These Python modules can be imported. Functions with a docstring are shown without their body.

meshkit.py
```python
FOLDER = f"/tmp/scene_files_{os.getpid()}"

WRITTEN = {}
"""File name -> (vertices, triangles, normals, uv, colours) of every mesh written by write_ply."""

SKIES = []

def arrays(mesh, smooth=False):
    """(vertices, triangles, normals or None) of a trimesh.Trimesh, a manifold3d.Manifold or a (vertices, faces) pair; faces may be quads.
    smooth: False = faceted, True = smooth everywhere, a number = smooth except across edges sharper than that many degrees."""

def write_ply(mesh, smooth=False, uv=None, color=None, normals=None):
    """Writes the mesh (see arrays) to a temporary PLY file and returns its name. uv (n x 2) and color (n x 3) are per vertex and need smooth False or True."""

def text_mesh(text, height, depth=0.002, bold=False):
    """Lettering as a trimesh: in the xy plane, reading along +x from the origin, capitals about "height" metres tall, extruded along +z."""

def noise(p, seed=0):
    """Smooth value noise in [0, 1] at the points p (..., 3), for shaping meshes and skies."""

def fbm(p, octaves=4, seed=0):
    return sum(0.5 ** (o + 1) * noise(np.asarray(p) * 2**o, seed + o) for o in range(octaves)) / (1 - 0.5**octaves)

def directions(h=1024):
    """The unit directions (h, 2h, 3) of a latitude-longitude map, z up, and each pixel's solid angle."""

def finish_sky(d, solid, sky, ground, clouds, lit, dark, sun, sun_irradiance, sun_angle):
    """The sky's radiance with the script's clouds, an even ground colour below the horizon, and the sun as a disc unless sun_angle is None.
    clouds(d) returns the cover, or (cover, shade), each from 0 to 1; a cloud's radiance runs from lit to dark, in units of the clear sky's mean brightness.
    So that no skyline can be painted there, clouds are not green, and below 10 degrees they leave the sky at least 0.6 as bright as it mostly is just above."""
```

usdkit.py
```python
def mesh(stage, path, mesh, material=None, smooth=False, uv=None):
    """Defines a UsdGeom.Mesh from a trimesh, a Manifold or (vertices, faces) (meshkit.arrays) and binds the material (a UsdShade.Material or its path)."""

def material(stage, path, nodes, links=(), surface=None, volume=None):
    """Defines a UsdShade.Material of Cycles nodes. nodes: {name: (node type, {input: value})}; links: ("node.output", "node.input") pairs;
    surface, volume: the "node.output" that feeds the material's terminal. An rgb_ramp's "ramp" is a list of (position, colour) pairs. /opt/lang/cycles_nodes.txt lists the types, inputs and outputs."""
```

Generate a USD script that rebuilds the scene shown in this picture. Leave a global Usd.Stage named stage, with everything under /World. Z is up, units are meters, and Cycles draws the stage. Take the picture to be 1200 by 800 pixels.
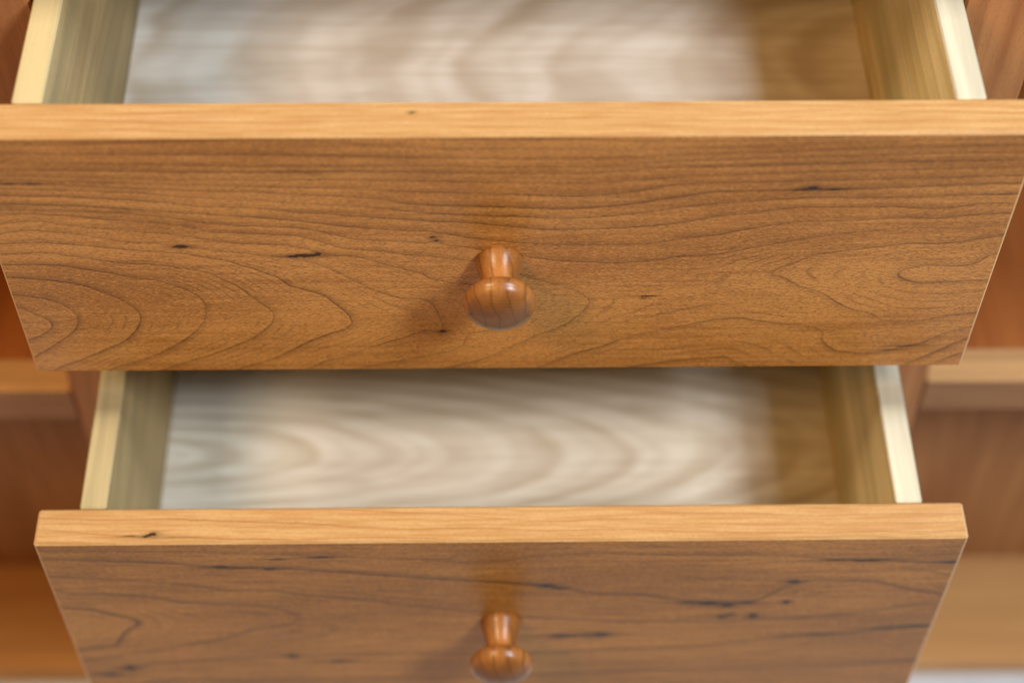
import math
import numpy as np
import trimesh
import usdkit
import meshkit
from pxr import Gf, Sdf, Usd, UsdGeom, UsdLux, UsdShade, Vt
from scipy.interpolate import RBFInterpolator, RegularGridInterpolator

stage = Usd.Stage.CreateInMemory()
UsdGeom.SetStageUpAxis(stage, UsdGeom.Tokens.z)
UsdGeom.SetStageMetersPerUnit(stage, 1.0)
UsdGeom.Xform.Define(stage, '/World')
UsdGeom.Scope.Define(stage, '/World/Looks')

# ------------------------------------------------------------------ camera
EYE = np.array([-0.00711, -0.48007, 0.80946])
FORWARD = np.array([0.01355906, 0.60256682, -0.79795325])
RIGHT = np.array([0.9998866, -0.01340016, 0.00687137])
DOWN = np.array([-0.00655224, -0.79795593, -0.60268018])
cam = UsdGeom.Camera.Define(stage, '/World/camera')
m = np.eye(4)
m[0, :3], m[1, :3], m[2, :3], m[3, :3] = RIGHT, -DOWN, -FORWARD, EYE
cam.AddTransformOp().Set(Gf.Matrix4d(m.tolist()))
cam.CreateHorizontalApertureAttr(36.0)
cam.CreateVerticalApertureAttr(24.0)
cam.CreateFocalLengthAttr(36.0 * 2086.15 / 1200.0)
cam.CreateFStopAttr(3.0)
cam.CreateFocusDistanceAttr(0.888)
cam.CreateExposureAttr(0.0)
cam.CreateClippingRangeAttr(Gf.Vec2f(0.02, 100.0))

# ------------------------------------------------------------------ lamps


def rect_lamp(name, at, target, width, height, intensity, color):
    l = UsdLux.RectLight.Define(stage, '/World/' + name)
    at, target = np.array(at, float), np.array(target, float)
    z = at - target
    z /= np.linalg.norm(z)
    x = np.cross([0, 1, 0], z)
    x /= np.linalg.norm(x)
    y = np.cross(z, x)
    t = np.eye(4)
    t[0, :3], t[1, :3], t[2, :3], t[3, :3] = x, y, z, at
    l.AddTransformOp().Set(Gf.Matrix4d(t.tolist()))
    l.CreateWidthAttr(width)
    l.CreateHeightAttr(height)
    l.CreateIntensityAttr(intensity)
    l.CreateColorAttr(Gf.Vec3f(*color))
    return l


rect_lamp('warm_front_lamp', (-1.15, -0.98, 1.85), (0, 0.12, 0.0), 0.60, 0.60, 21.0, (1.0, 0.55, 0.20))
rect_lamp('cool_front_lamp', (1.22, -0.95, 1.90), (0, 0.12, 0.0), 0.48, 0.48, 76.0, (0.90, 0.95, 1.0))
rect_lamp('warm_ceiling_lamp', (-0.85, 0.05, 1.60), (-0.1, 0.06, 0.1), 0.45, 0.45, 30.0, (1.0, 0.80, 0.52))
rect_lamp('cool_ceiling_lamp', (0.85, 0.05, 1.60), (0.1, 0.06, 0.1), 0.45, 0.45, 38.0, (0.84, 0.92, 1.0))

dome_look = usdkit.material(stage, '/World/Looks/room_ambience', {'b': ('background_shader', {'color': (1.0, 0.95, 0.88), 'strength': 0.035})}, [], surface='b.background')
dome = UsdLux.DomeLight.Define(stage, '/World/room_light')
UsdShade.MaterialBindingAPI.Apply(dome.GetPrim()).Bind(dome_look)

# ------------------------------------------------------------------ material helpers


class Graph:
    """Collects Cycles nodes and links; values given as 'node.output' strings become links."""

    def __init__(self):
        self.nodes, self.links, self.k = {}, [], 0

    def __call__(self, kind, out, **inputs):
        self.k += 1
        name = f'{kind}{self.k}'
        plain = {}
        for key, v in inputs.items():
            if isinstance(v, str) and '.' in v:
                self.links.append((v, f'{name}.{key}'))
            else:
                plain[key] = v
        self.nodes[name] = (kind, plain)
        return f'{name}.{out}'

    def math(self, op, a, b=0.0, c=0.0, clamp=False):
        return self('math', 'value', math_type=op, value1=a, value2=b, value3=c, use_clamp=clamp)

    def remap(self, v, a, b, c, d, smooth=True):
        return self('map_range', 'result', range_type='smoothstep' if smooth else 'linear', value=v, from_min=a, from_max=b, to_min=c, to_max=d, clamp=True)

    def mixc(self, fac, a, b, mode='mix'):
        return self('mix', 'color', mix_type=mode, fac=fac, color1=a, color2=b)

    def scaled(self, v, scale, loc=(0, 0, 0)):
        return self('mapping', 'vector', mapping_type='point', vector=v, scale=scale, location=loc)

    def noise(self, v, scale=1.0, detail=2.0, rough=0.5, distortion=0.0, out='fac'):
        return self('noise_texture', out, vector=v, scale=scale, detail=detail, roughness=rough, distortion=distortion)

    def make(self, name, surface):
        return usdkit.material(stage, '/World/Looks/' + name, self.nodes, self.links, surface=surface)


def stretch(axis, along, across, across2=None):
    s = [across, across2 or across, across2 or across]
    if axis == 1:
        s = [across, along, across2 or across]
    elif axis == 2:
        s = [across, across2 or across, along]
    else:
        s = [along, across, across2 or across]
    return tuple(s)


def cherry_front(name, light, deep, line, rough, seed, crisp_amount=0.66, soft_amount=0.40):
    """Flat-sawn cherry: growth rings follow the mesh's 'grain' primvar (ring number, millimetres per ring, gum)."""
    g = Graph()
    pos = g('texture_coordinate', 'object')
    att = g('attribute', 'vector', attribute='grain')
    sep = g('separate_xyz', 'x', vector=att)
    ring, space, gum = sep, sep[:-1] + 'y', sep[:-1] + 'z'
    off = (seed * 3.7, seed * 1.3, seed * 7.1)
    wig = g.noise(g.scaled(pos, (110, 300, 420), off), 1.0, 2.0, 0.6)
    wig2 = g.noise(g.scaled(pos, (900, 1500, 2200), off), 1.0, 1.0, 0.5)
    wmm = g.math('add', g.math('multiply', g.math('subtract', wig, 0.5), 1.2), g.math('multiply', g.math('subtract', wig2, 0.5), 0.45))
    rg = g.math('add', ring, g.math('divide', wmm, space))
    u = g.math('fraction', rg)
    after = g.math('multiply', u, space)
    before = g.math('multiply', g.math('subtract', 1.0, u), space)
    crisp = g.math('maximum', g.remap(after, 0.10, 0.42, 1, 0), g.remap(before, 0.10, 0.80, 1, 0))
    soft = g.math('maximum', g.remap(after, 0.0, 1.0, 1, 0), g.remap(before, 0.0, 5.0, 1, 0))
    per_ring = g('white_noise_texture', 'value', dimensions='1D', w=g.math('floor', g.math('add', rg, 0.5)))
    vary = g.remap(g.noise(g.scaled(pos, (14, 30, 60), off), 1.0, 2.0), 0.32, 0.66, 0.48, 1.0)
    vary = g.math('multiply', vary, g.remap(per_ring, 0, 1, 0.62, 1.05, False))
    # faint rings within a ring
    fine = g.math('fraction', g.math('multiply', rg, 5.0))
    fine_line = g.math('multiply', g.remap(g.math('absolute', g.math('subtract', fine, 0.5)), 0.30, 0.5, 0, 1), g.remap(g.noise(g.scaled(pos, (25, 40, 60), off), 1.0, 1.0), 0.42, 0.7, 0, 1))
    broad = g.noise(g.scaled(pos, (5, 9, 22), off), 1.0, 3.0, 0.55)
    streak = g.noise(g.scaled(pos, (20, 300, 420), off), 1.0, 3.0, 0.65)
    tone = g.math('add', g.math('multiply', broad, 0.6), g.math('multiply', streak, 0.4))
    base = g.mixc(g.remap(tone, 0.38, 0.62, 0, 1), deep, light)
    # fine fibres: short dark pores and pale flecks along the grain
    pore = g.noise(g.scaled(pos, (520, 2300, 2300), off), 1.0, 2.0, 0.65)
    base = g.mixc(g.remap(pore, 0.49, 0.67, 0, 0.62), base, tuple(0.40 * x for x in deep))
    base = g.mixc(g.remap(pore, 0.46, 0.30, 0, 0.46), base, tuple(min(1, 1.6 * x) for x in light))
    base = g.mixc(g.math('multiply', g.math('multiply', soft, vary), soft_amount), base, line)
    base = g.mixc(g.math('multiply', fine_line, 0.36), base, line)
    base = g.mixc(g.math('multiply', g.math('multiply', g.math('multiply', crisp, vary), g.remap(pore, 0.30, 0.50, 0.6, 1.0)), crisp_amount), base, line)
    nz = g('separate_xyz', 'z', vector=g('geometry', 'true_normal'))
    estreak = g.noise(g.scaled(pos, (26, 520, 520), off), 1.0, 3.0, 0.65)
    sap = g.mixc(g.remap(estreak, 0.36, 0.62, 0, 1), (0.37, 0.205, 0.078), (0.445, 0.280, 0.122))  # tone of upward faces: overhead light painted into the colour
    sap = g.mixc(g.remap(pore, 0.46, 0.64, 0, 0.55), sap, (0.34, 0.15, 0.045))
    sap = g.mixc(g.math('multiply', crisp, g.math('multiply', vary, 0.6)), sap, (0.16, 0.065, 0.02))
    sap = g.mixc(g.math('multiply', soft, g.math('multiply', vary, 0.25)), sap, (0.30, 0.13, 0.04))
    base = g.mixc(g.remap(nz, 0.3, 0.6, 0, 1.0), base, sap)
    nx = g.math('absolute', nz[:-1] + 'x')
    base = g.mixc(g.math('multiply', g.remap(nx, 0.3, 0.6, 0, 0.7), g.remap(nx, 0.8, 0.95, 1, 0)), base, (0.66, 0.42, 0.22))  # side chamfers painted pale, a catch of light put into the colour
    gm = g.noise(g.scaled(pos, (700, 1400, 1400), off), 1.0, 2.0)
    gfac = g.remap(g.math('add', gum, g.math('multiply', g.math('subtract', gm, 0.5), g.math('multiply', g.math('minimum', gum, 0.5), 1.4))), 0.36, 0.62, 0, 0.97)
    base = g.mixc(gfac, base, (0.012, 0.008, 0.006))
    base = g.mixc(g.remap(gum, 0.03, 0.3, 0, 0.35), base, line)
    h = g.math('subtract', g.math('multiply', pore, -0.25), g.math('add', gfac, g.math('multiply', crisp, 0.3)))
    b = g('bump', 'normal', height=h, strength=0.16, distance=0.0006)
    r = g.remap(pore, 0.3, 0.7, rough - 0.04, rough + 0.08, False)
    s = g('principled_bsdf', 'BSDF', base_color=base, roughness=r, normal=b, specular_ior_level=0.27)
    return g.make(name, s)


def plain_wood(name, light, dark, axis, lines=70.0, rough=0.4, line_amount=0.35, tint=None, seed=0.0, wav=0.9, fleck=0.3, edge=None, spec=0.3):
    """Straight-grained timber along an axis (0 x, 1 y, 2 z): streaks, thin ring lines and pores."""
    g = Graph()
    pos = g('texture_coordinate', 'object')
    rnd = g('object_info', 'random')
    o = g('combine_xyz', 'vector', x=g.math('multiply', rnd, 7.0), y=g.math('multiply', rnd, 13.0), z=seed)
    pos = g('vector_math', 'vector', math_type='add', vector1=pos, vector2=o)
    slow = g.noise(g.scaled(pos, stretch(axis, 2.2, 9.0)), 1.0, 2.0, 0.5)
    comps = g('separate_xyz', 'x', vector=pos)
    other = [c for i, c in enumerate('xyz') if i != axis]
    cross = g.math('add', g.math('multiply', comps[:-1] + other[0], lines), g.math('multiply', comps[:-1] + other[1], lines * 0.7))
    ph = g.math('add', cross, g.math('multiply', slow, wav * 6.0))
    u = g.math('fraction', ph)
    line = g.math('maximum', g.remap(u, 0.0, 0.10, 1, 0), g.remap(u, 0.55, 1.0, 0, 1))
    streak = g.noise(g.scaled(pos, stretch(axis, 5, 130)), 1.0, 3.0, 0.6)
    broad = g.noise(g.scaled(pos, stretch(axis, 3, 14)), 1.0, 2.0)
    tone = g.math('add', g.math('multiply', broad, 0.5), g.math('multiply', streak, 0.5))
    base = g.mixc(g.remap(tone, 0.36, 0.64, 0, 1), dark, light)
    if tint:
        base = g.mixc(g.remap(g.noise(g.scaled(pos, stretch(axis, 2, 22), (5, 3, 1))), 0.48, 0.66, 0, 0.7), base, tint)
    pore = g.noise(g.scaled(pos, stretch(axis, 260, 1500)), 1.0, 2.0, 0.6)
    base = g.mixc(g.remap(pore, 0.52, 0.72, 0, fleck), base, tuple(0.5 * x for x in dark))
    base = g.mixc(g.math('multiply', g.math('multiply', line, g.remap(streak, 0.35, 0.6, 0.3, 1)), line_amount), base, tuple(0.5 * x for x in dark))
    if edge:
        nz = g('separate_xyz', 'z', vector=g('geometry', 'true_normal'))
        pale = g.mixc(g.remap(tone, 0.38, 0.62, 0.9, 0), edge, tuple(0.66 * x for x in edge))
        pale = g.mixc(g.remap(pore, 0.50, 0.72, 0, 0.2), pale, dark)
        base = g.mixc(g.remap(nz, 0.5, 0.6, 0, 1), base, pale)  # upward faces toned apart from the rest, light from above painted in
    b = g('bump', 'normal', height=pore, strength=0.1, distance=0.0004)
    s = g('principled_bsdf', 'BSDF', base_color=base, roughness=rough, normal=b, specular_ior_level=spec)
    return g.make(name, s)


def figured_panel(name, light, dark, center, ax, ay, seed, wobble):
    """Pale plywood with wide curved figure."""
    g = Graph()
    pos = g('texture_coordinate', 'object')
    off = (seed, seed * 2.0, 0)
    warp = g.noise(g.scaled(pos, (5, 8, 1), off), 1.0, 2.0, 0.5, out='color')
    p2 = g('vector_math', 'vector', math_type='multiply_add', vector1=warp, vector2=(0.05, wobble, 0), vector3=pos)
    q = g.scaled(p2, (1.0 / ax, 1.0 / ay, 0.0), (-center[0] / ax, -center[1] / ay, 0))
    d = g('vector_math', 'value', math_type='length', vector1=q)
    d = g.math('add', d, g.math('multiply', g.noise(g.scaled(pos, (12, 30, 1), off), 1.0, 2.0), 0.7))
    u = g.math('fraction', d)
    line = g.math('maximum', g.remap(u, 0.0, 0.22, 1, 0), g.remap(u, 0.45, 1.0, 0, 1))
    u2 = g.math('fraction', g.math('multiply', d, 2.3))
    line2 = g.math('maximum', g.remap(u2, 0.0, 0.4, 1, 0), g.remap(u2, 0.6, 1.0, 0, 1))
    vary = g.remap(g.noise(g.scaled(pos, (9, 14, 1), off)), 0.30, 0.68, 0.25, 1)
    streak = g.noise(g.scaled(pos, (6, 110, 1), off), 1.0, 4.0, 0.7)
    patch = g.noise(g.scaled(pos, (8, 26, 1), (seed, 3, 0)), 1.0, 3.0, 0.6)
    base = g.mixc(g.remap(streak, 0.38, 0.62, 0, 1), tuple(0.70 * a + 0.30 * b for a, b in zip(light, dark)), light)
    base = g.mixc(g.math('multiply', g.math('multiply', line, vary), 0.62), base, dark)
    base = g.mixc(g.math('multiply', line2, 0.16), base, dark)
    base = g.mixc(g.remap(patch, 0.50, 0.68, 0, 0.30), base, tuple(0.8 * x for x in dark))
    s = g('principled_bsdf', 'BSDF', base_color=base, roughness=0.45)
    return g.make(name, s)


def turned_cherry(name, light, dark, seed):
    """Turned cherry: the grain runs along the knob (y); pores on the neck, ring lines across the face."""
    g = Graph()
    pos = g('texture_coordinate', 'object')
    off = (seed, seed, seed)
    warp = g.noise(g.scaled(pos, (60, 18, 60), off), 1.0, 2.0)
    comps = g('separate_xyz', 'x', vector=pos)
    ph = g.math('add', g.math('multiply', comps, 130.0), g.math('multiply', comps[:-1] + 'z', 30.0))
    u = g.math('fraction', g.math('add', ph, g.math('multiply', warp, 1.6)))
    line = g.math('maximum', g.remap(u, 0.0, 0.07, 1, 0), g.remap(u, 0.75, 1.0, 0, 1))
    broad = g.noise(g.scaled(pos, (120, 40, 120), off), 1.0, 2.0)
    base = g.mixc(g.remap(broad, 0.30, 0.70, 0.15, 0.85), dark, light)
    pore = g.noise(g.scaled(pos, (2300, 1100, 2300), off), 1.0, 1.0, 0.6)
    base = g.mixc(g.remap(pore, 0.54, 0.68, 0, 0.45), base, tuple(0.35 * x for x in dark))
    base = g.mixc(g.math('multiply', line, 0.5), base, tuple(0.35 * x for x in dark))
    ny = g('separate_xyz', 'y', vector=g('geometry', 'normal'))
    rings = g.math('fraction', g.math('add', g.math('multiply', g('vector_math', 'value', math_type='length', vector1=g.scaled(pos, (1, 0, 1.5), (0.004, 0, 0.155))), 420.0), warp))
    endg = g.mixc(g.math('multiply', g.remap(rings, 0.5, 1.0, 0, 1), 0.4), g.mixc(0.35, tuple(0.55 * x for x in dark), base), tuple(0.3 * x for x in dark))
    base = g.mixc(g.remap(ny, -0.55, -0.95, 0, 0.85), base, endg)  # knob face darkened: end grain plus shade painted into the colour
    b = g('bump', 'normal', height=pore, strength=0.12, distance=0.0003)
    s = g('principled_bsdf', 'BSDF', base_color=base, roughness=0.27, normal=b, specular_ior_level=0.36)
    return g.make(name, s)


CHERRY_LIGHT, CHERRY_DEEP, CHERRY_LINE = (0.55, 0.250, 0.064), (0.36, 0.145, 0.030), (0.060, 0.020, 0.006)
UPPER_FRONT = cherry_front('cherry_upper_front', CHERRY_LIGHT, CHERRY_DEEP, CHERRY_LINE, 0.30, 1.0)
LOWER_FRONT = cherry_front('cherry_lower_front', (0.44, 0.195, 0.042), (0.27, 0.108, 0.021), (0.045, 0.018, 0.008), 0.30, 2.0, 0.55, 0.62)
KNOB = turned_cherry('turned_cherry', (0.34, 0.135, 0.034), (0.19, 0.068, 0.016), 3.0)
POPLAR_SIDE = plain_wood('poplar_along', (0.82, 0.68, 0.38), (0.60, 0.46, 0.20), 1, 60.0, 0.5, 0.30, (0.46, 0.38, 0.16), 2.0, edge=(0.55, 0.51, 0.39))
POPLAR_HEART = plain_wood('poplar_heartwood', (0.44, 0.33, 0.155), (0.32, 0.225, 0.09), 1, 60.0, 0.5, 0.30, (0.28, 0.225, 0.11), 8.0, edge=(0.46, 0.375, 0.20))  # left drawer sides: shade painted in as a darker poplar colour
POPLAR_BACK = plain_wood('poplar_across', (0.66, 0.55, 0.32), (0.50, 0.39, 0.18), 0, 60.0, 0.5, 0.30, (0.50, 0.44, 0.22), 5.0)
BIRCH_UPPER = figured_panel('birch_upper', (0.88, 0.84, 0.75), (0.50, 0.39, 0.26), (0.42, 0.185), 0.062, 0.020, 1.0, 0.012)
BIRCH_LOWER = figured_panel('birch_lower', (0.84, 0.80, 0.69), (0.44, 0.35, 0.22), (-0.22, 0.145), 0.050, 0.0088, 4.0, 0.006)
CHERRY_UPRIGHT = plain_wood('cherry_upright', (0.46, 0.210, 0.080), (0.32, 0.125, 0.044), 2, 50.0, 0.45, 0.30, None, 1.0, spec=0.15)
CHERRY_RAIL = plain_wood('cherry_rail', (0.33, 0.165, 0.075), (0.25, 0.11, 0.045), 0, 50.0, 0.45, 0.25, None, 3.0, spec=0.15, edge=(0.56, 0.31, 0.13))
CHERRY_PALE = plain_wood('cherry_pale', (0.62, 0.34, 0.13), (0.48, 0.24, 0.085), 0, 50.0, 0.4, 0.25, None, 3.0)
CHERRY_SHELF = plain_wood('cherry_shelf', (0.40, 0.13, 0.032), (0.30, 0.085, 0.020), 1, 40.0, 0.4, 0.25, None, 6.0)

gf = Graph()
fp = gf('geometry', 'position')
fn = gf.noise(gf.scaled(fp, (2.0, 2.0, 2.0)), 1.0, 4.0, 0.6)
fs = gf.noise(gf.scaled(fp, (60, 60, 60)), 1.0, 2.0, 0.6)
fc = gf.mixc(gf.remap(gf.math('add', gf.math('multiply', fn, 0.7), gf.math('multiply', fs, 0.3)), 0.35, 0.65, 0, 1), (0.46, 0.46, 0.47), (0.55, 0.55, 0.55))
FLOOR = gf.make('pale_floor', gf('principled_bsdf', 'BSDF', base_color=fc, roughness=0.5))

# ------------------------------------------------------------------ building helpers
used = {}


def numbered(path):
    n = used.get(path, -1) + 1
    used[path] = n
    return path if n == 0 else f'{path}_{n:03d}'


def thing(name, label, category, loc=(0, 0, 0), group=None):
    x = UsdGeom.Xform.Define(stage, numbered('/World/' + name))
    x.AddTranslateOp().Set(Gf.Vec3d(*loc))
    p = x.GetPrim()
    p.SetCustomDataByKey('label', label)
    p.SetCustomDataByKey('category', category)
    if group:
        p.SetCustomDataByKey('group', group)
    return p


def part(parent, name, mesh, material, smooth=False, label=None, grain=None):
    m = usdkit.mesh(stage, numbered(f'{parent.GetPath()}/{name}'), mesh, material, smooth)
    if label:
        m.GetPrim().SetCustomDataByKey('label', label)
    if grain is not None:
        UsdGeom.PrimvarsAPI(m).CreatePrimvar('grain', Sdf.ValueTypeNames.Float3Array, 'vertex').Set(Vt.Vec3fArray.FromNumpy(grain.astype(np.float32)))
    return m


def board(x0, x1, y0, y1, z0, z1, c=0.0008):
    """A board with chamfered edges."""
    lo, hi = np.array([x0, y0, z0]), np.array([x1, y1, z1])
    pts = []
    for k in range(3):
        for corner in np.ndindex(2, 2, 2):
            p = np.where(np.array(corner) == 1, hi - c, lo + c)
            p[k] = hi[k] if corner[k] else lo[k]
            pts.append(p)
    return trimesh.convex.convex_hull(np.array(pts))


def traced_board(W, H, T, rings, gums, edge_lines, edge_gums, c=0.0013, step=0.001):
    """A drawer front with its top front edge along x through the origin; each vertex carries (ring, mm per ring, gum)."""
    V, F, G = [], [], []
    n = 0

    def add(v, f, gr):
        nonlocal n
        V.append(v), F.append(np.asarray(f) + n), G.append(gr)
        n += len(v)

    def grid(us, vs):
        nu, nv = len(us), len(vs)
        i = np.arange(nu * nv).reshape(nu, nv)
        a, b, d, e = i[:-1, :-1].ravel(), i[1:, :-1].ravel(), i[1:, 1:].ravel(), i[:-1, 1:].ravel()
        return np.concatenate([np.stack([a, b, d], 1), np.stack([a, d, e], 1)])

    # ring field on the front face from the growth-ring lines (millimetres)
    P, L = [], []
    for level, pts in rings:
        pts = np.array(pts, float)
        s = np.r_[0, np.cumsum(np.linalg.norm(np.diff(pts, axis=0), axis=1))]
        k = max(3, int(s[-1] / 5.0))
        t = np.linspace(0, s[-1], k)
        P.append(np.stack([np.interp(t, s, pts[:, 0]), np.interp(t, s, pts[:, 1])], 1))
        L.append(np.full(k, float(level)))
    P, L = np.concatenate(P), np.concatenate(L)
    _, keep = np.unique(np.round(P, 0), axis=0, return_index=True)
    P, L = P[keep], L[keep]
    gx, gz = np.arange(-W * 500 - 3, W * 500 + 4, 3.0), np.arange(-H * 1000 - 3, 4, 2.5)
    Q = np.stack(np.meshgrid(gx, gz, indexing='ij'), -1).reshape(-1, 2)
    fld = RBFInterpolator(P, L, kernel='thin_plate_spline', smoothing=0.02, neighbors=60)(Q).reshape(len(gx), len(gz))
    from scipy.ndimage import gaussian_filter
    fld = gaussian_filter(fld, 0.35)
    interp = RegularGridInterpolator((gx, gz), fld, method='cubic')
    xs, zs = np.linspace(-W / 2 + c, W / 2 - c, int(W / step)), np.linspace(-H + c, -c, int(H / step))
    X, Z = np.meshgrid(xs, zs, indexing='ij')
    ring = interp(np.stack([X.ravel() * 1000, Z.ravel() * 1000], 1)).reshape(X.shape)
    gr = np.gradient(ring, xs * 1000, zs * 1000)
    space = np.clip(1.0 / np.maximum(np.hypot(*gr), 1e-3), 1.5, 60.0)

    def gum_at(A, B, spots):
        out = np.zeros(A.shape)
        for x, z, a, b in spots:
            dx, dz = (A * 1000 - x) / (1.5 * a), (B * 1000 - z - 0.03 * (A * 1000 - x)) / (0.95 * b)
            out = np.maximum(out, np.exp(-(np.abs(dx) ** 1.1 + np.abs(dz) ** 1.7)))
        return out

    gum = gum_at(X, Z, gums)
    add(np.stack([X.ravel(), np.zeros(X.size), Z.ravel()], 1), grid(xs, zs), np.stack([ring.ravel() + 100, space.ravel(), gum.ravel()], 1))
    # top face
    ys = np.linspace(c, T - c, int(T / step))
    X, Y = np.meshgrid(np.linspace(-W / 2 + c, W / 2 - c, int(W / 0.0015)), ys, indexing='ij')
    drift = meshkit.fbm(np.stack([X * 9, Y * 25, 0 * X + H * 31], -1), 3, 5)
    level = Y * 1000 / 5.2 + drift * 2.6
    if edge_lines:
        P, L = [], []
        for pts in edge_lines:
            pts = np.array(pts, float)
            t = np.linspace(0, 1, 12)
            s = np.linspace(0, 1, len(pts))
            px, py = np.interp(t, s, pts[:, 0]), np.interp(t, s, pts[:, 1])
            d0 = meshkit.fbm(np.stack([px * 0.009, py * 0.025, 0 * px + H * 31], -1), 3, 5)
            l0 = py / 5.2 + d0 * 2.6
            P.append(np.stack([px, py * 4], 1)), L.append(np.round(l0.mean()) - l0)
        P, L = np.concatenate(P), np.concatenate(L)
        level = level + RBFInterpolator(P, L, kernel='linear', smoothing=0.01)(np.stack([X.ravel() * 1000, Y.ravel() * 4000], 1)).reshape(X.shape)
    egum = gum_at(X, Y, edge_gums)
    top = np.stack([X.ravel(), Y.ravel(), np.zeros(X.size)], 1)
    add(top, grid(X[:, 0], ys), np.stack([level.ravel() + 40, np.full(X.size, 9.0), egum.ravel()], 1))
    # other faces and chamfers
    x0, x1, y0, y1, z0, z1 = -W / 2, W / 2, 0, T, -H, 0

    def quad(p, g0):
        add(np.array(p, float), [[0, 1, 2], [0, 2, 3]], np.tile(g0, (4, 1)))

    calm = np.array([[0.45, 30.0, 0.0]])
    quad([(x0 + c, y1, z1 - c), (x1 - c, y1, z1 - c), (x1 - c, y1, z0 + c), (x0 + c, y1, z0 + c)], calm)
    quad([(x0 + c, y0 + c, z0), (x0 + c, y1 - c, z0), (x1 - c, y1 - c, z0), (x1 - c, y0 + c, z0)], calm)
    for sx, xx in ((-1, x0), (1, x1)):
        pz = np.linspace(z0 + c, z1 - c, 60)
        vv = np.array([(xx, y, z) for z in pz for y in (y0 + c, y1 - c)])
        ff = []
        for i in range(59):
            a = 2 * i
            ff += [[a, a + 2, a + 3], [a, a + 3, a + 1]] if sx > 0 else [[a, a + 3, a + 2], [a, a + 1, a + 3]]
        add(vv, ff, np.stack([vv[:, 2] * 260 + vv[:, 1] * 60, np.full(len(vv), 5.0), np.zeros(len(vv))], 1))
    xi0, xi1, yi0, yi1, zi0, zi1 = x0 + c, x1 - c, y0 + c, y1 - c, z0 + c, z1 - c
    quad([(xi0, y0, zi1), (xi1, y0, zi1), (xi1, yi0, z1), (xi0, yi0, z1)], calm)
    quad([(xi1, y1, zi1), (xi0, y1, zi1), (xi0, yi1, z1), (xi1, yi1, z1)], calm)
    quad([(xi1, y0, zi0), (xi0, y0, zi0), (xi0, yi0, z0), (xi1, yi0, z0)], calm)
    quad([(xi0, y1, zi0), (xi1, y1, zi0), (xi1, yi1, z0), (xi0, yi1, z0)], calm)
    quad([(xi0, y0, zi0), (xi0, y0, zi1), (x0, yi0, zi1), (x0, yi0, zi0)], calm)
    quad([(xi1, y0, zi1), (xi1, y0, zi0), (x1, yi0, zi0), (x1, yi0, zi1)], calm)
    quad([(xi0, y1, zi1), (xi0, y1, zi0), (x0, yi1, zi0), (x0, yi1, zi1)], calm)
    quad([(xi1, y1, zi0), (xi1, y1, zi1), (x1, yi1, zi1), (x1, yi1, zi0)], calm)
    quad([(xi0, yi0, z1), (xi0, yi1, z1), (x0, yi1, zi1), (x0, yi0, zi1)], calm)
    quad([(xi1, yi1, z1), (xi1, yi0, z1), (x1, yi0, zi1), (x1, yi1, zi1)], calm)
    quad([(xi0, yi1, z0), (xi0, yi0, z0), (x0, yi0, zi0), (x0, yi1, zi0)], calm)
    quad([(xi1, yi0, z0), (xi1, yi1, z0), (x1, yi1, zi0), (x1, yi0, zi0)], calm)
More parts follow.
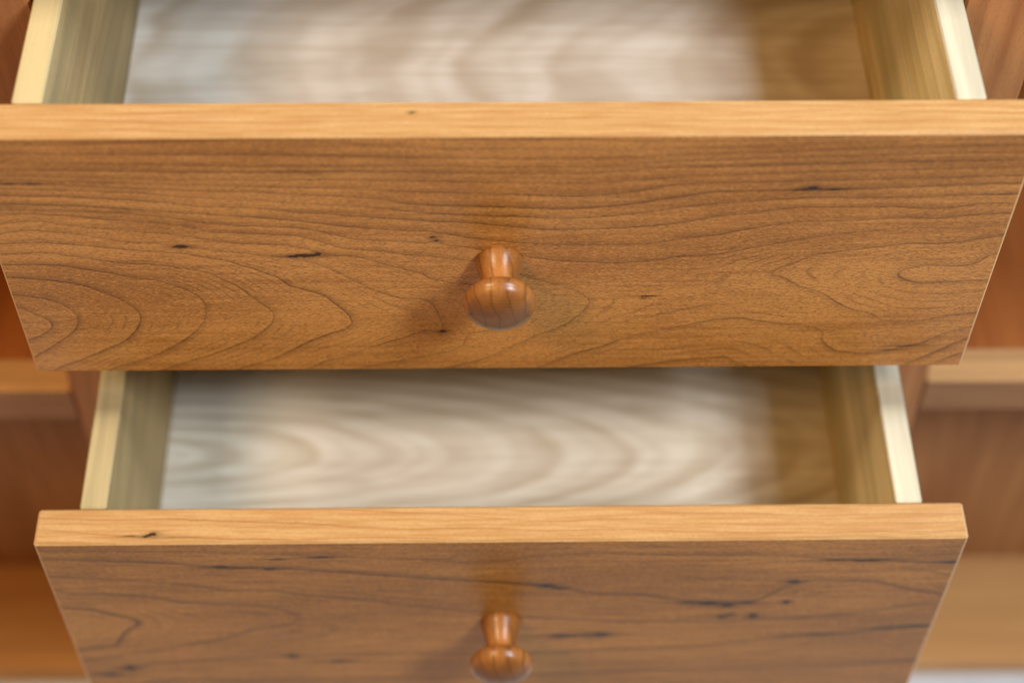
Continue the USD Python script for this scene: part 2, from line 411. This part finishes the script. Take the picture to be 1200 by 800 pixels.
    for ax_, bx_ in ((x0, xi0), (x1, xi1)):
        for ay_, by_ in ((y0, yi0), (y1, yi1)):
            for az_, bz_ in ((z0, zi0), (z1, zi1)):
                t = np.array([(ax_, by_, bz_), (bx_, ay_, bz_), (bx_, by_, az_)])
                nrm = np.cross(t[1] - t[0], t[2] - t[0])
                out = np.array([ax_ - bx_, ay_ - by_, az_ - bz_])
                add(t, [[0, 1, 2]] if nrm @ out > 0 else [[0, 2, 1]], np.tile(calm, (3, 1)))
    return np.concatenate(V), np.concatenate(F), np.concatenate(G)


def knob_mesh(n=96):
    """Shaker knob turned about the y axis, standing off the face at y = 0 towards -y (millimetres)."""
    from scipy.interpolate import CubicSpline
    key = np.array([(0.0, 11.3), (1.2, 11.75), (2.6, 11.6), (6, 10.6), (10, 9.35), (14, 8.55), (17.2, 8.4), (19.0, 9.3), (20.4, 12.2), (22.2, 15.4), (24.4, 17.2), (26.6, 17.6), (29.4, 16.7), (32.4, 13.9), (34.9, 9.6), (36.3, 4.8), (36.7, 0.0)])
    t = np.r_[0, np.cumsum(np.linalg.norm(np.diff(key, axis=0), axis=1))]
    cs = CubicSpline(t, key)
    p = cs(np.linspace(0, t[-1], 90))
    p[-1, 1] = 0.0
    a = np.linspace(0, 2 * math.pi, n, endpoint=False)
    v = np.stack([np.outer(p[:-1, 1], np.cos(a)), np.repeat(-p[:-1, :1], n, 1), np.outer(p[:-1, 1], np.sin(a))], -1).reshape(-1, 3) / 1000
    v = np.vstack([v, [[0, -p[-1, 0] / 1000, 0]]])
    f = []
    m_ = len(p) - 1
    for i in range(m_ - 1):
        for j in range(n):
            k = (j + 1) % n
            f += [[i * n + j, i * n + k, (i + 1) * n + k], [i * n + j, (i + 1) * n + k, (i + 1) * n + j]]
    for j in range(n):
        f.append([(m_ - 1) * n + j, (m_ - 1) * n + (j + 1) % n, m_ * n])
    mm = trimesh.Trimesh(v, f, process=False)
    if mm.face_normals[0] @ np.array([v[0][0], 0, v[0][2]]) < 0:
        mm.invert()
    return mm


# ------------------------------------------------------------------ measured growth rings of the two drawer fronts (millimetres on the board)
UPPER_RINGS = [(0,[(-228.1,-10.3),(-189.5,-11.2),(-92.5,-12.5),(-43.9,-14.5),(5.1,-15.5),(44.3,-15.8),(83.4,-13.8),(142,-11.4),(200.4,-9),(235.5,-8.1)]),
(1,[(-229.4,-16),(-171.3,-18.2),(-112.8,-20.3),(-44.1,-20),(5.1,-21.2),(40.6,-21.8),(64.2,-19.4),(93.6,-17.3),(172,-14.7),(221,-13.1),(239.4,-12.7)]),
(2,[(-230.5,-21.2),(-162.2,-22.9),(-113.2,-24.1),(-69.1,-23.6),(-44.3,-24.4),(5.1,-25.6),(34.9,-26.1),(54.6,-24.5),(74.3,-22.4),(94,-21.9),(123.6,-21),(163,-19.6),(212.3,-18.8),(240.7,-18.1)]),
(3,[(-231.5,-25.8),(-172.9,-28),(-113.8,-29.7),(-84.1,-29.3),(-44.5,-30.2),(5.2,-31.8),(39.9,-32.9),(64.9,-30.5),(89.4,-27.7),(124.3,-26.5),(183.6,-24.4),(241.8,-23.1)]),
(4,[(-232,-28.1),(-158.8,-31.7),(-114.3,-33.8),(-74.6,-35.3),(-44.8,-37.9),(-20,-38.7),(5.2,-40.1),(35.4,-41.9),(62.2,-38.8),(79.9,-34.2),(95.1,-33.1),(164.8,-31.3),(243.2,-28.9)]),
(5,[(-232.6,-30.5),(-213,-31.2),(-188.8,-33.2),(-159.4,-35.5),(-144.5,-36.5),(-114.7,-37.4),(-94.9,-39.3),(-75,-40.7),(-55.1,-43.2),(-43.1,-46.4),(-30.3,-47.7),(5.3,-49.2),(25.6,-50.6),(40.6,-50.1),(60.8,-47.8),(85.8,-42),(100.4,-39.1),(125.7,-38.4),(135.8,-38.5),(163.8,-37.5),(195.8,-36.3),(225.7,-34.7),(244.5,-34.3)]),
(6,[(-233.4,-34.3),(-174.4,-37.2),(-154.9,-40),(-135.2,-42),(-115.3,-43.3),(-95.5,-45.6),(-70.7,-48),(-55.4,-49.6),(-35.3,-53.2),(-15,-54.9),(5.3,-55.7),(25.8,-57.4),(40.9,-57.2),(66.4,-53.7),(86.5,-49.9),(106.5,-47),(126.5,-45),(146.5,-43.4),(177,-43.9),(202,-43.5),(227.2,-41.9),(244.2,-41.8)]),
(7,[(-234.4,-38.8),(-209.9,-39.6),(-190.3,-41.2),(-165.4,-43.5),(-141.1,-47.7),(-115.9,-48.8),(-96,-52),(-81.1,-53.4),(-55.8,-56.7),(-35.5,-58.7),(-15.1,-60.1),(5.4,-63.1),(20.6,-65.5),(30.9,-65.9),(56.8,-64.8),(77.3,-62.8),(92.2,-59.8),(102.2,-56.8),(127.5,-53),(142.2,-50.3),(188.3,-50.4),(203.6,-51.8),(218.9,-50.7),(228.6,-48.3),(245,-48.8)]),
(7,[(228.2,-178.3),(241.2,-168.5),(244.4,-166.3)]),
(8,[(-235.9,-45.4),(-225.8,-45.2),(-196.1,-46.9),(-176.4,-49.2),(-146.6,-52.2),(-116.6,-55.5),(-96.6,-58.2),(-76.5,-62.1),(-56.2,-64.8),(-35.7,-66.2),(-28.7,-67.6),(-15.2,-71.5),(5.5,-74.9),(22.1,-76.6),(36.7,-77.1),(67.9,-76.7),(78.2,-75.5),(88.3,-72.4),(103.5,-70.6),(113.6,-67.5),(128.8,-63.9),(140.8,-60.9),(169.4,-59.9),(194.6,-58.2),(210.4,-59),(230.3,-56),(245.4,-55.5)]),
(8,[(69.8,-177.2),(83.2,-174.3),(102,-170.7),(119,-169.4),(126.4,-174.8),(132.3,-178.7)]),
(8,[(211.5,-179.6),(219.5,-173.6),(231.4,-164.6),(237.9,-158.7),(244.6,-154.3)]),
(9,[(-236.7,-49),(-196.7,-50.3),(-176.8,-52),(-162.3,-54.5),(-142.6,-59),(-127.5,-61.4),(-117.3,-61.8),(-97,-63.2),(-84.2,-66.8),(-72.2,-71.6),(-51.6,-73.4),(-36,-75.1),(-33,-73.9),(-25.7,-76.8),(-15.3,-78.5),(-0.7,-83.2),(11.8,-85.3),(26.6,-88.7),(56.2,-91.3),(77.1,-89.2),(89.5,-86),(105,-85.5),(122.5,-80.4),(135.4,-76.7),(150.7,-73),(163.6,-69.9),(183.1,-67.5),(196,-65.7),(222.2,-66.3),(242.5,-64.2)]),
(9,[(20.7,-177.5),(31,-170.7),(42,-164),(53.1,-159.7),(61.7,-153.5),(72.5,-148.8),(85.5,-144.6),(99.3,-140.4),(110,-136.9),(122.2,-135.6),(138,-139.3),(160.7,-143.5),(166.4,-146.1),(168.3,-150.6),(167.8,-155.7),(172,-160.2),(177.2,-164.8),(182.7,-165.6),(192.1,-167.2),(203,-165.1),(213.5,-160.7),(223.1,-157.1),(228.7,-151.2),(238.8,-146.2),(243.8,-144.4)]),
(10,[(-237.6,-53),(-227.2,-51.8),(-207.4,-53.2),(-187.7,-56.5),(-167.7,-58.2),(-153.1,-61.4),(-138.3,-66.3),(-117.9,-67.4),(-97.5,-68.9),(-87.6,-73.1),(-80.9,-77.3),(-72.7,-79.6),(-57,-80.7),(-46.7,-84.1),(-31.3,-85.5),(-13.3,-89),(1.4,-95.7),(16.3,-103.2),(27.1,-107.1),(38,-113),(44.7,-119.3),(43.7,-127.7),(36.6,-136.8),(30.2,-143.2),(20.2,-148.2),(11.4,-154.8),(6.1,-158.4),(-5.1,-167.3),(-16.5,-173.2),(-27.8,-176.9)]),
(10,[(244.9,-71.2),(234.3,-74.3),(219.1,-77.7),(198.2,-77.6),(183.2,-80.3),(167.6,-82.8),(155.4,-85.3),(141,-94.4),(135.1,-98),(134.5,-100.3),(140.9,-103.1),(150.3,-110),(163.3,-116.3),(173.4,-125.5),(182.9,-130.5),(190.8,-132.7),(196.1,-138.5),(204.2,-139.3),(215.3,-139.4),(225.7,-135.9),(242.6,-132.5)]),
(11,[(-239,-59.5),(-230.5,-57.7),(-218.4,-57.8),(-208.7,-60),(-194.1,-62.7),(-179,-65),(-160.9,-67),(-144.2,-71),(-129,-74.3),(-118.7,-75),(-103.5,-76.1),(-91.5,-80.4),(-82.2,-84.1),(-69.7,-85.2),(-60.8,-89.5),(-49.2,-94.6),(-40.9,-97.3),(-33.9,-103.1),(-26.3,-105.5),(-11.4,-108.1),(3.6,-115.4),(11.1,-129.4),(3.7,-143),(-11.7,-146.4),(-17.9,-148.6),(-18.9,-155.9),(-24.4,-161.8),(-35.7,-165.4),(-50.2,-169.8),(-70.8,-175.6)]),
(11,[(245.2,-85.8),(239.4,-88),(236.3,-93.3),(228.2,-95.2),(211,-94.4),(202.9,-96.3),(197.7,-100.3),(200,-103.7),(205.8,-107.1),(213.7,-107.9),(225.1,-107.3),(244.2,-105.8)]),
(12,[(-240.5,-66.3),(-226.9,-63.9),(-221.8,-64.6),(-211.8,-65.6),(-200,-67.9),(-185.5,-72.2),(-165.3,-74.6),(-155.3,-76.6),(-148,-78),(-140,-80),(-124.9,-82.1),(-119.6,-83.4),(-104.4,-85.5),(-96.3,-88.2),(-87,-92.2),(-76.2,-101),(-66.1,-109.6),(-58.7,-114.1),(-50.3,-118.3),(-39.5,-118.4),(-35.3,-121.3),(-32.4,-129),(-30.4,-136.1),(-29.7,-142.6),(-31.1,-146.2),(-35.9,-144),(-42.6,-146.1),(-49.4,-150.4),(-58.4,-154),(-72.2,-161.3),(-83.8,-167.9),(-92.1,-170.5),(-100.2,-176.1)]),
(13,[(-242.2,-73.9),(-221.4,-72.8),(-201.4,-75.6),(-189.3,-77.6),(-171.2,-80.3),(-154,-82.1),(-135.9,-87.2),(-122,-93.9),(-110.9,-100.7),(-104.4,-108.2),(-97,-111),(-88.7,-115.2),(-82.9,-123.2),(-77,-132.1),(-75.7,-138.5),(-79.9,-142.8),(-90.4,-147.8),(-99.7,-153.5),(-109.2,-160.9),(-119.8,-168.2),(-129.2,-172.7),(-138.8,-177.2)]),
(14,[(-243.9,-81.6),(-233.4,-81.1),(-220.8,-80.2),(-213,-82.6),(-198.3,-85.9),(-185.1,-89.3),(-172.6,-89.8),(-157.6,-92.9),(-145.4,-96.3),(-136.6,-103.1),(-130,-108.9),(-124.5,-116.9),(-120.7,-121.8),(-116.1,-127.4),(-115.8,-133.1),(-118.7,-140.2),(-124.2,-146),(-129.1,-151),(-138.6,-156.8),(-150.7,-164.1),(-162.5,-169.3),(-174.6,-175.2)]),
(15,[(-245.8,-90.1),(-232.3,-89.6),(-224.9,-90),(-216.6,-90.4),(-206.7,-93.1),(-192.6,-96.6),(-179.8,-100.7),(-170.4,-102.8),(-161.7,-106.9),(-154.7,-111.8),(-150.4,-118),(-149.5,-124.3),(-150.6,-132.7),(-154.2,-139.9),(-159.5,-147),(-166.2,-153.6),(-174.7,-160.1),(-182.1,-165.3),(-194.2,-171.2),(-203,-174.9)]),
(16,[(-241.5,-99.4),(-229.3,-101.2),(-217,-103),(-207,-106.5),(-197.5,-112.7),(-191.8,-116.9),(-186.4,-123.2),(-183.5,-129.2),(-184,-135.2),(-186.8,-141.7),(-190.3,-146.7),(-195.6,-152.5),(-202.1,-156.9),(-209.5,-161.2),(-218.2,-167.1),(-230.5,-173.1)]),
(17,[(-244.6,-113.6),(-235.5,-114.7),(-227.4,-117.2),(-220.6,-121.8),(-216.9,-127.1),(-215.5,-133.5),(-217.1,-139.5),(-222.3,-146.4),(-230.3,-153.6),(-236.8,-159.4),(-243.6,-164.6)]),
(18,[(-242.6,-124),(-235.3,-130.4),(-229.6,-134.8),(-229.6,-139.1),(-233.8,-144.8),(-242.7,-149.8)])]
LOWER_RINGS = [(1,[(-244.5,-7),(-197.6,-7.8),(-112.7,-12.7),(-105.2,-14.6),(-88,-14.9),(-60,-18),(-37.3,-19.3),(-20.1,-23.2),(5,-20),(23.2,-14.9),(50.4,-13.5),(84.6,-15.9),(135.8,-16.7),(153.3,-17.9),(176.7,-21.9),(205.5,-23.2),(223.5,-26.3),(244.2,-25.7)]),
(2,[(-243.2,-15.9),(-215,-17.3),(-177,-20.6),(-159.4,-24.5),(-123.1,-27),(-108.6,-28.1),(-77.8,-33.2),(-55,-37.3),(-13.4,-42.7),(23.9,-48),(34.3,-52),(52.4,-58.1),(76,-59.4),(88.1,-62.6),(112.3,-68.8),(124.4,-70),(143,-66.4),(155.4,-52.2),(168.5,-44.8),(203.9,-46.4),(222.9,-55.2),(245.6,-62.4)]),
(2,[(-146.4,-158.4),(6,-154.7),(93.4,-148.7),(148,-147.6),(202.8,-144.2),(242.4,-139.5)]),
(3,[(-243.2,-34.2),(-195.9,-39.6),(-173.4,-43.7),(-151.1,-50.7),(-125.6,-51.2),(-108.7,-56.2),(-91.2,-59.4),(-56.3,-67.8),(5.5,-82.8),(63.5,-89.8),(126.5,-91),(179.1,-85.9),(211.9,-79.5),(226.3,-73.8),(244.2,-72.1)]),
(3,[(-246.1,-149.7),(-203.7,-135.1),(-143.1,-127.7),(-68.6,-124.8),(5.8,-127.3),(70.2,-122.2),(113,-118.7),(165.1,-108.2),(192.5,-106.6),(217,-100.3),(242,-98.2)]),
(4,[(-241.6,-49.2),(-235.5,-54),(-221.4,-53.3),(-193.2,-57.7),(-176.2,-63.7),(-159.1,-66),(-135.7,-67.4),(-124.3,-71.5),(-118.5,-75.6),(-114.4,-83.6),(-118.2,-87.5),(-128.6,-91.4),(-141.5,-94.2),(-157.6,-104.2),(-177.5,-111.1),(-190.9,-116.1),(-242.5,-130.1)]),
(5,[(-242.2,-69.4),(-227,-71.6),(-216.3,-77.8),(-204.4,-84),(-205.5,-88),(-211.6,-92.9),(-215.5,-99),(-222.2,-112.4),(-244.1,-117.2)])]
UPPER_GUM = [(np.float64(-95.9), np.float64(-84.0), 7.9, 1.82), (np.float64(-101.0), np.float64(-84.9), 5.8, 0.78), (np.float64(-89.6), np.float64(-83.0), 2.1, 1.95), (np.float64(-155.3), np.float64(-76.6), 3.7, 1.67), (np.float64(-227.9), np.float64(-30.8), 5.1, 0.65), (np.float64(-218.9), np.float64(-31.2), 5.5, 0.53), (np.float64(146.4), np.float64(-36.8), 3.6, 1.91), (np.float64(157.0), np.float64(-37.7), 7.3, 0.9), (np.float64(139.8), np.float64(-38.2), 4.8, 0.54), (np.float64(-32.9), np.float64(-70.7), 1.7, 1.02), (np.float64(-31.4), np.float64(-73.3), 1.7, 0.77), (np.float64(239.3), np.float64(-41.7), 5.7, 0.54), (np.float64(73.5), np.float64(-117.5), 4.3, 0.69), (np.float64(-29.8), np.float64(-145.5), 1.8, 1.45), (np.float64(72.7), np.float64(-118.9), 1.7, 0.69), (np.float64(213.5), np.float64(-160.7), 7.2, 0.67), (np.float64(204.2), np.float64(-164.3), 4.5, 0.6)]
LOWER_GUM = [(np.float64(-151.6), np.float64(-24.7), 5.0, 1.96), (np.float64(-141.3), np.float64(-25.8), 10.0, 1.11), (np.float64(-125.0), np.float64(-26.9), 4.5, 1.84), (np.float64(-96.6), np.float64(-15.2), 7.0, 1.33), (np.float64(24.4), np.float64(-48.0), 4.1, 2.55), (np.float64(31.0), np.float64(-51.0), 5.2, 1.28), (np.float64(114.7), np.float64(-68.9), 6.8, 2.91), (np.float64(125.4), np.float64(-71.0), 3.7, 3.44), (np.float64(102.8), np.float64(-68.2), 9.4, 1.19), (np.float64(136.2), np.float64(-69.2), 4.7, 1.59), (np.float64(141.3), np.float64(-84.2), 2.7, 3.52), (np.float64(124.4), np.float64(-84.9), 3.7, 2.17), (np.float64(128.5), np.float64(-82.0), 2.7, 1.35), (np.float64(159.3), np.float64(-45.6), 4.1, 2.42), (np.float64(158.0), np.float64(-68.6), 2.1, 2.91), (np.float64(197.6), np.float64(-23.1), 10.1, 1.6), (np.float64(181.4), np.float64(-22.4), 11.1, 0.98), (np.float64(241.9), np.float64(-26.1), 4.6, 1.48), (np.float64(33.0), np.float64(-106.3), 6.5, 2.8), (np.float64(56.5), np.float64(-105.1), 6.5, 2.8), (np.float64(44.7), np.float64(-105.9), 16.2, 1.26), (np.float64(-218.1), np.float64(-141.4), 3.3, 3.83), (np.float64(-121.9), np.float64(-128.1), 3.3, 2.6), (np.float64(-230.6), np.float64(-150.0), 7.7, 1.94), (np.float64(-94.1), np.float64(-135.1), 8.8, 1.61), (np.float64(220.3), np.float64(-99.9), 14.0, 1.39), (np.float64(184.6), np.float64(-106.4), 16.3, 1.12), (np.float64(236.9), np.float64(-97.1), 10.8, 1.39), (np.float64(-119.9), np.float64(-17.1), 5.0, 0.97)]
LOWER_EDGE_LINES = [[(-246.7, 9.4), (-227.7, 8.1), (-212.7, 5.9), (-201.3, 4.8), (-184.7, 4.1), (-164.5, 3.4), (-129.6, 2.6)], [(-180.1, 15.6), (-146.1, 13.7), (-113.6, 12.3), (-93.3, 11.1), (-78.3, 9.4), (-49.0, 7.5)], [(-87.9, 20.5), (-53.8, 18.1), (-31.1, 17.4), (-8.5, 14.5), (10.5, 12.5), (32.2, 11.8)]]
LOWER_EDGE_GUM = [(-184.0, 5.9, 2.2, 1.6), (-187.0, 4.6, 4.5, 0.8), (-196.9, 4.7, 5.4, 0.5), (-174.4, 3.7, 7.2, 0.4)]
UPPER_EDGE_GUM = [(-40.5, 14.5, 1.2, 0.9)]

# ------------------------------------------------------------------ floor
FACE = 0.175                     # front plane of the cabinet's face frame
GROUND = -0.512
fl = board(-3.5, 3.5, -3.5, 1.6, GROUND - 0.05, GROUND, 0.002)
floor = usdkit.mesh(stage, '/World/floor', fl, FLOOR)
floor.GetPrim().SetCustomDataByKey('kind', 'structure')
floor.GetPrim().SetCustomDataByKey('label', 'pale floor in front of the cherry cabinet')

# ------------------------------------------------------------------ cabinet
cab = thing('cabinet', 'cherry cabinet behind the two open drawers, with open shelf bays at both sides', 'cabinet', (0, FACE, GROUND))
Z0 = -GROUND                     # height of the lower drawer's top edge above the floor
TOP = 0.31 + Z0                  # top of the carcass
BACK = 0.44
IN, OUT, FAR = 0.2283, 0.2697, 0.78
for s in (-1, 1):
    def bx(a, b, *r, **k):
        return board(min(s * a, s * b), max(s * a, s * b), *r, **k)
    part(cab, 'stile', bx(IN, OUT, 0, 0.0255, 0, TOP, c=0.0012), CHERRY_UPRIGHT)
    rz = Z0 - (0.1057 if s < 0 else 0.1016)
    part(cab, 'shelf_rail', bx(OUT + 0.0003, FAR, 0, 0.0255, rz - 0.0335, rz, c=0.0018), CHERRY_RAIL)
    part(cab, 'shelf', bx(OUT + 0.0003, FAR - 0.0185, 0.0257, BACK - 0.007, rz - 0.022, rz - 0.0015), CHERRY_SHELF)
    part(cab, 'recessed_panel', bx(OUT + 0.0003, FAR - 0.0186, 0.098, 0.110, 0.0183, rz - 0.0225), CHERRY_UPRIGHT)
    part(cab, 'bottom_shelf', bx(OUT + 0.0003, FAR - 0.0185, 0.0, BACK - 0.007, 0.0, 0.018), CHERRY_PALE)
    part(cab, 'partition', bx(OUT - 0.0185, OUT - 0.0003, 0.0258, BACK - 0.0003, 0.0, TOP), CHERRY_UPRIGHT)
    part(cab, 'end_panel', bx(FAR - 0.0183, FAR, 0.0258, BACK - 0.0003, 0.0, TOP), CHERRY_UPRIGHT)
    part(cab, 'back_panel', bx(OUT + 0.0003, FAR - 0.0186, BACK - 0.0065, BACK - 0.0006, 0.0185, TOP - 0.0005), CHERRY_UPRIGHT)
    part(cab, 'drawer_runner', bx(IN - 0.0001, OUT - 0.0188, 0.03, BACK - 0.01, Z0 + 0.060, Z0 + 0.076), POPLAR_SIDE)
    part(cab, 'drawer_runner', bx(IN - 0.0001, OUT - 0.0188, 0.03, BACK - 0.01, Z0 - 0.163, Z0 - 0.147), POPLAR_SIDE)
part(cab, 'top_board', board(-FAR - 0.02, FAR + 0.02, -0.012, BACK, TOP + 0.0003, TOP + 0.022, c=0.002), CHERRY_RAIL)
part(cab, 'middle_rail', board(-IN + 0.0003, IN - 0.0003, 0.0004, 0.0255, Z0 + 0.008, Z0 + 0.038, 0.001), CHERRY_RAIL)
part(cab, 'kick_board', board(-IN + 0.0003, IN - 0.0003, 0.0004, 0.0205, 0.0, Z0 - 0.188, 0.001), CHERRY_RAIL)
part(cab, 'back_panel', board(-OUT + 0.019, OUT - 0.019, BACK - 0.0065, BACK - 0.0006, 0.0005, TOP - 0.0005), CHERRY_UPRIGHT)

# ------------------------------------------------------------------ drawers
W, H, T = 0.492, 0.1792, 0.0221
HALF, THICK, DEPTH = 0.2247, 0.0143, 0.40


def drawer(loc, label, rings, gums, edge_lines, edge_gums, look, bottom, front_label):
    d = thing('drawer', label, 'drawer', loc, 'open drawers of the cherry cabinet')
    v, f, g = traced_board(W, H, T, rings, gums, edge_lines, edge_gums)
    part(d, 'front_panel', (v, f), look, False, front_label, g)
    for s in (-1, 1):
        a, b = sorted((s * HALF, s * (HALF - THICK)))
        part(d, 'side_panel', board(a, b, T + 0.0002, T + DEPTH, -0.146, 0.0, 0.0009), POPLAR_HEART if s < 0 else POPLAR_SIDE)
    part(d, 'back_panel', board(-HALF + THICK + 0.0002, HALF - THICK - 0.0002, T + DEPTH - 0.014, T + DEPTH - 0.0004, -0.146, -0.0006, 0.0009), POPLAR_BACK)
    part(d, 'bottom_panel', board(-HALF + THICK + 0.0002, HALF - THICK - 0.0002, T + 0.0003, T + DEPTH - 0.0144, -0.137, -0.131, 0.0003), bottom)
    k = knob_mesh()
    k.apply_translation((-0.0008, 0.0, -H / 2 + 0.0006))
    kp = part(d, 'knob', k, KNOB, 40)
    return d


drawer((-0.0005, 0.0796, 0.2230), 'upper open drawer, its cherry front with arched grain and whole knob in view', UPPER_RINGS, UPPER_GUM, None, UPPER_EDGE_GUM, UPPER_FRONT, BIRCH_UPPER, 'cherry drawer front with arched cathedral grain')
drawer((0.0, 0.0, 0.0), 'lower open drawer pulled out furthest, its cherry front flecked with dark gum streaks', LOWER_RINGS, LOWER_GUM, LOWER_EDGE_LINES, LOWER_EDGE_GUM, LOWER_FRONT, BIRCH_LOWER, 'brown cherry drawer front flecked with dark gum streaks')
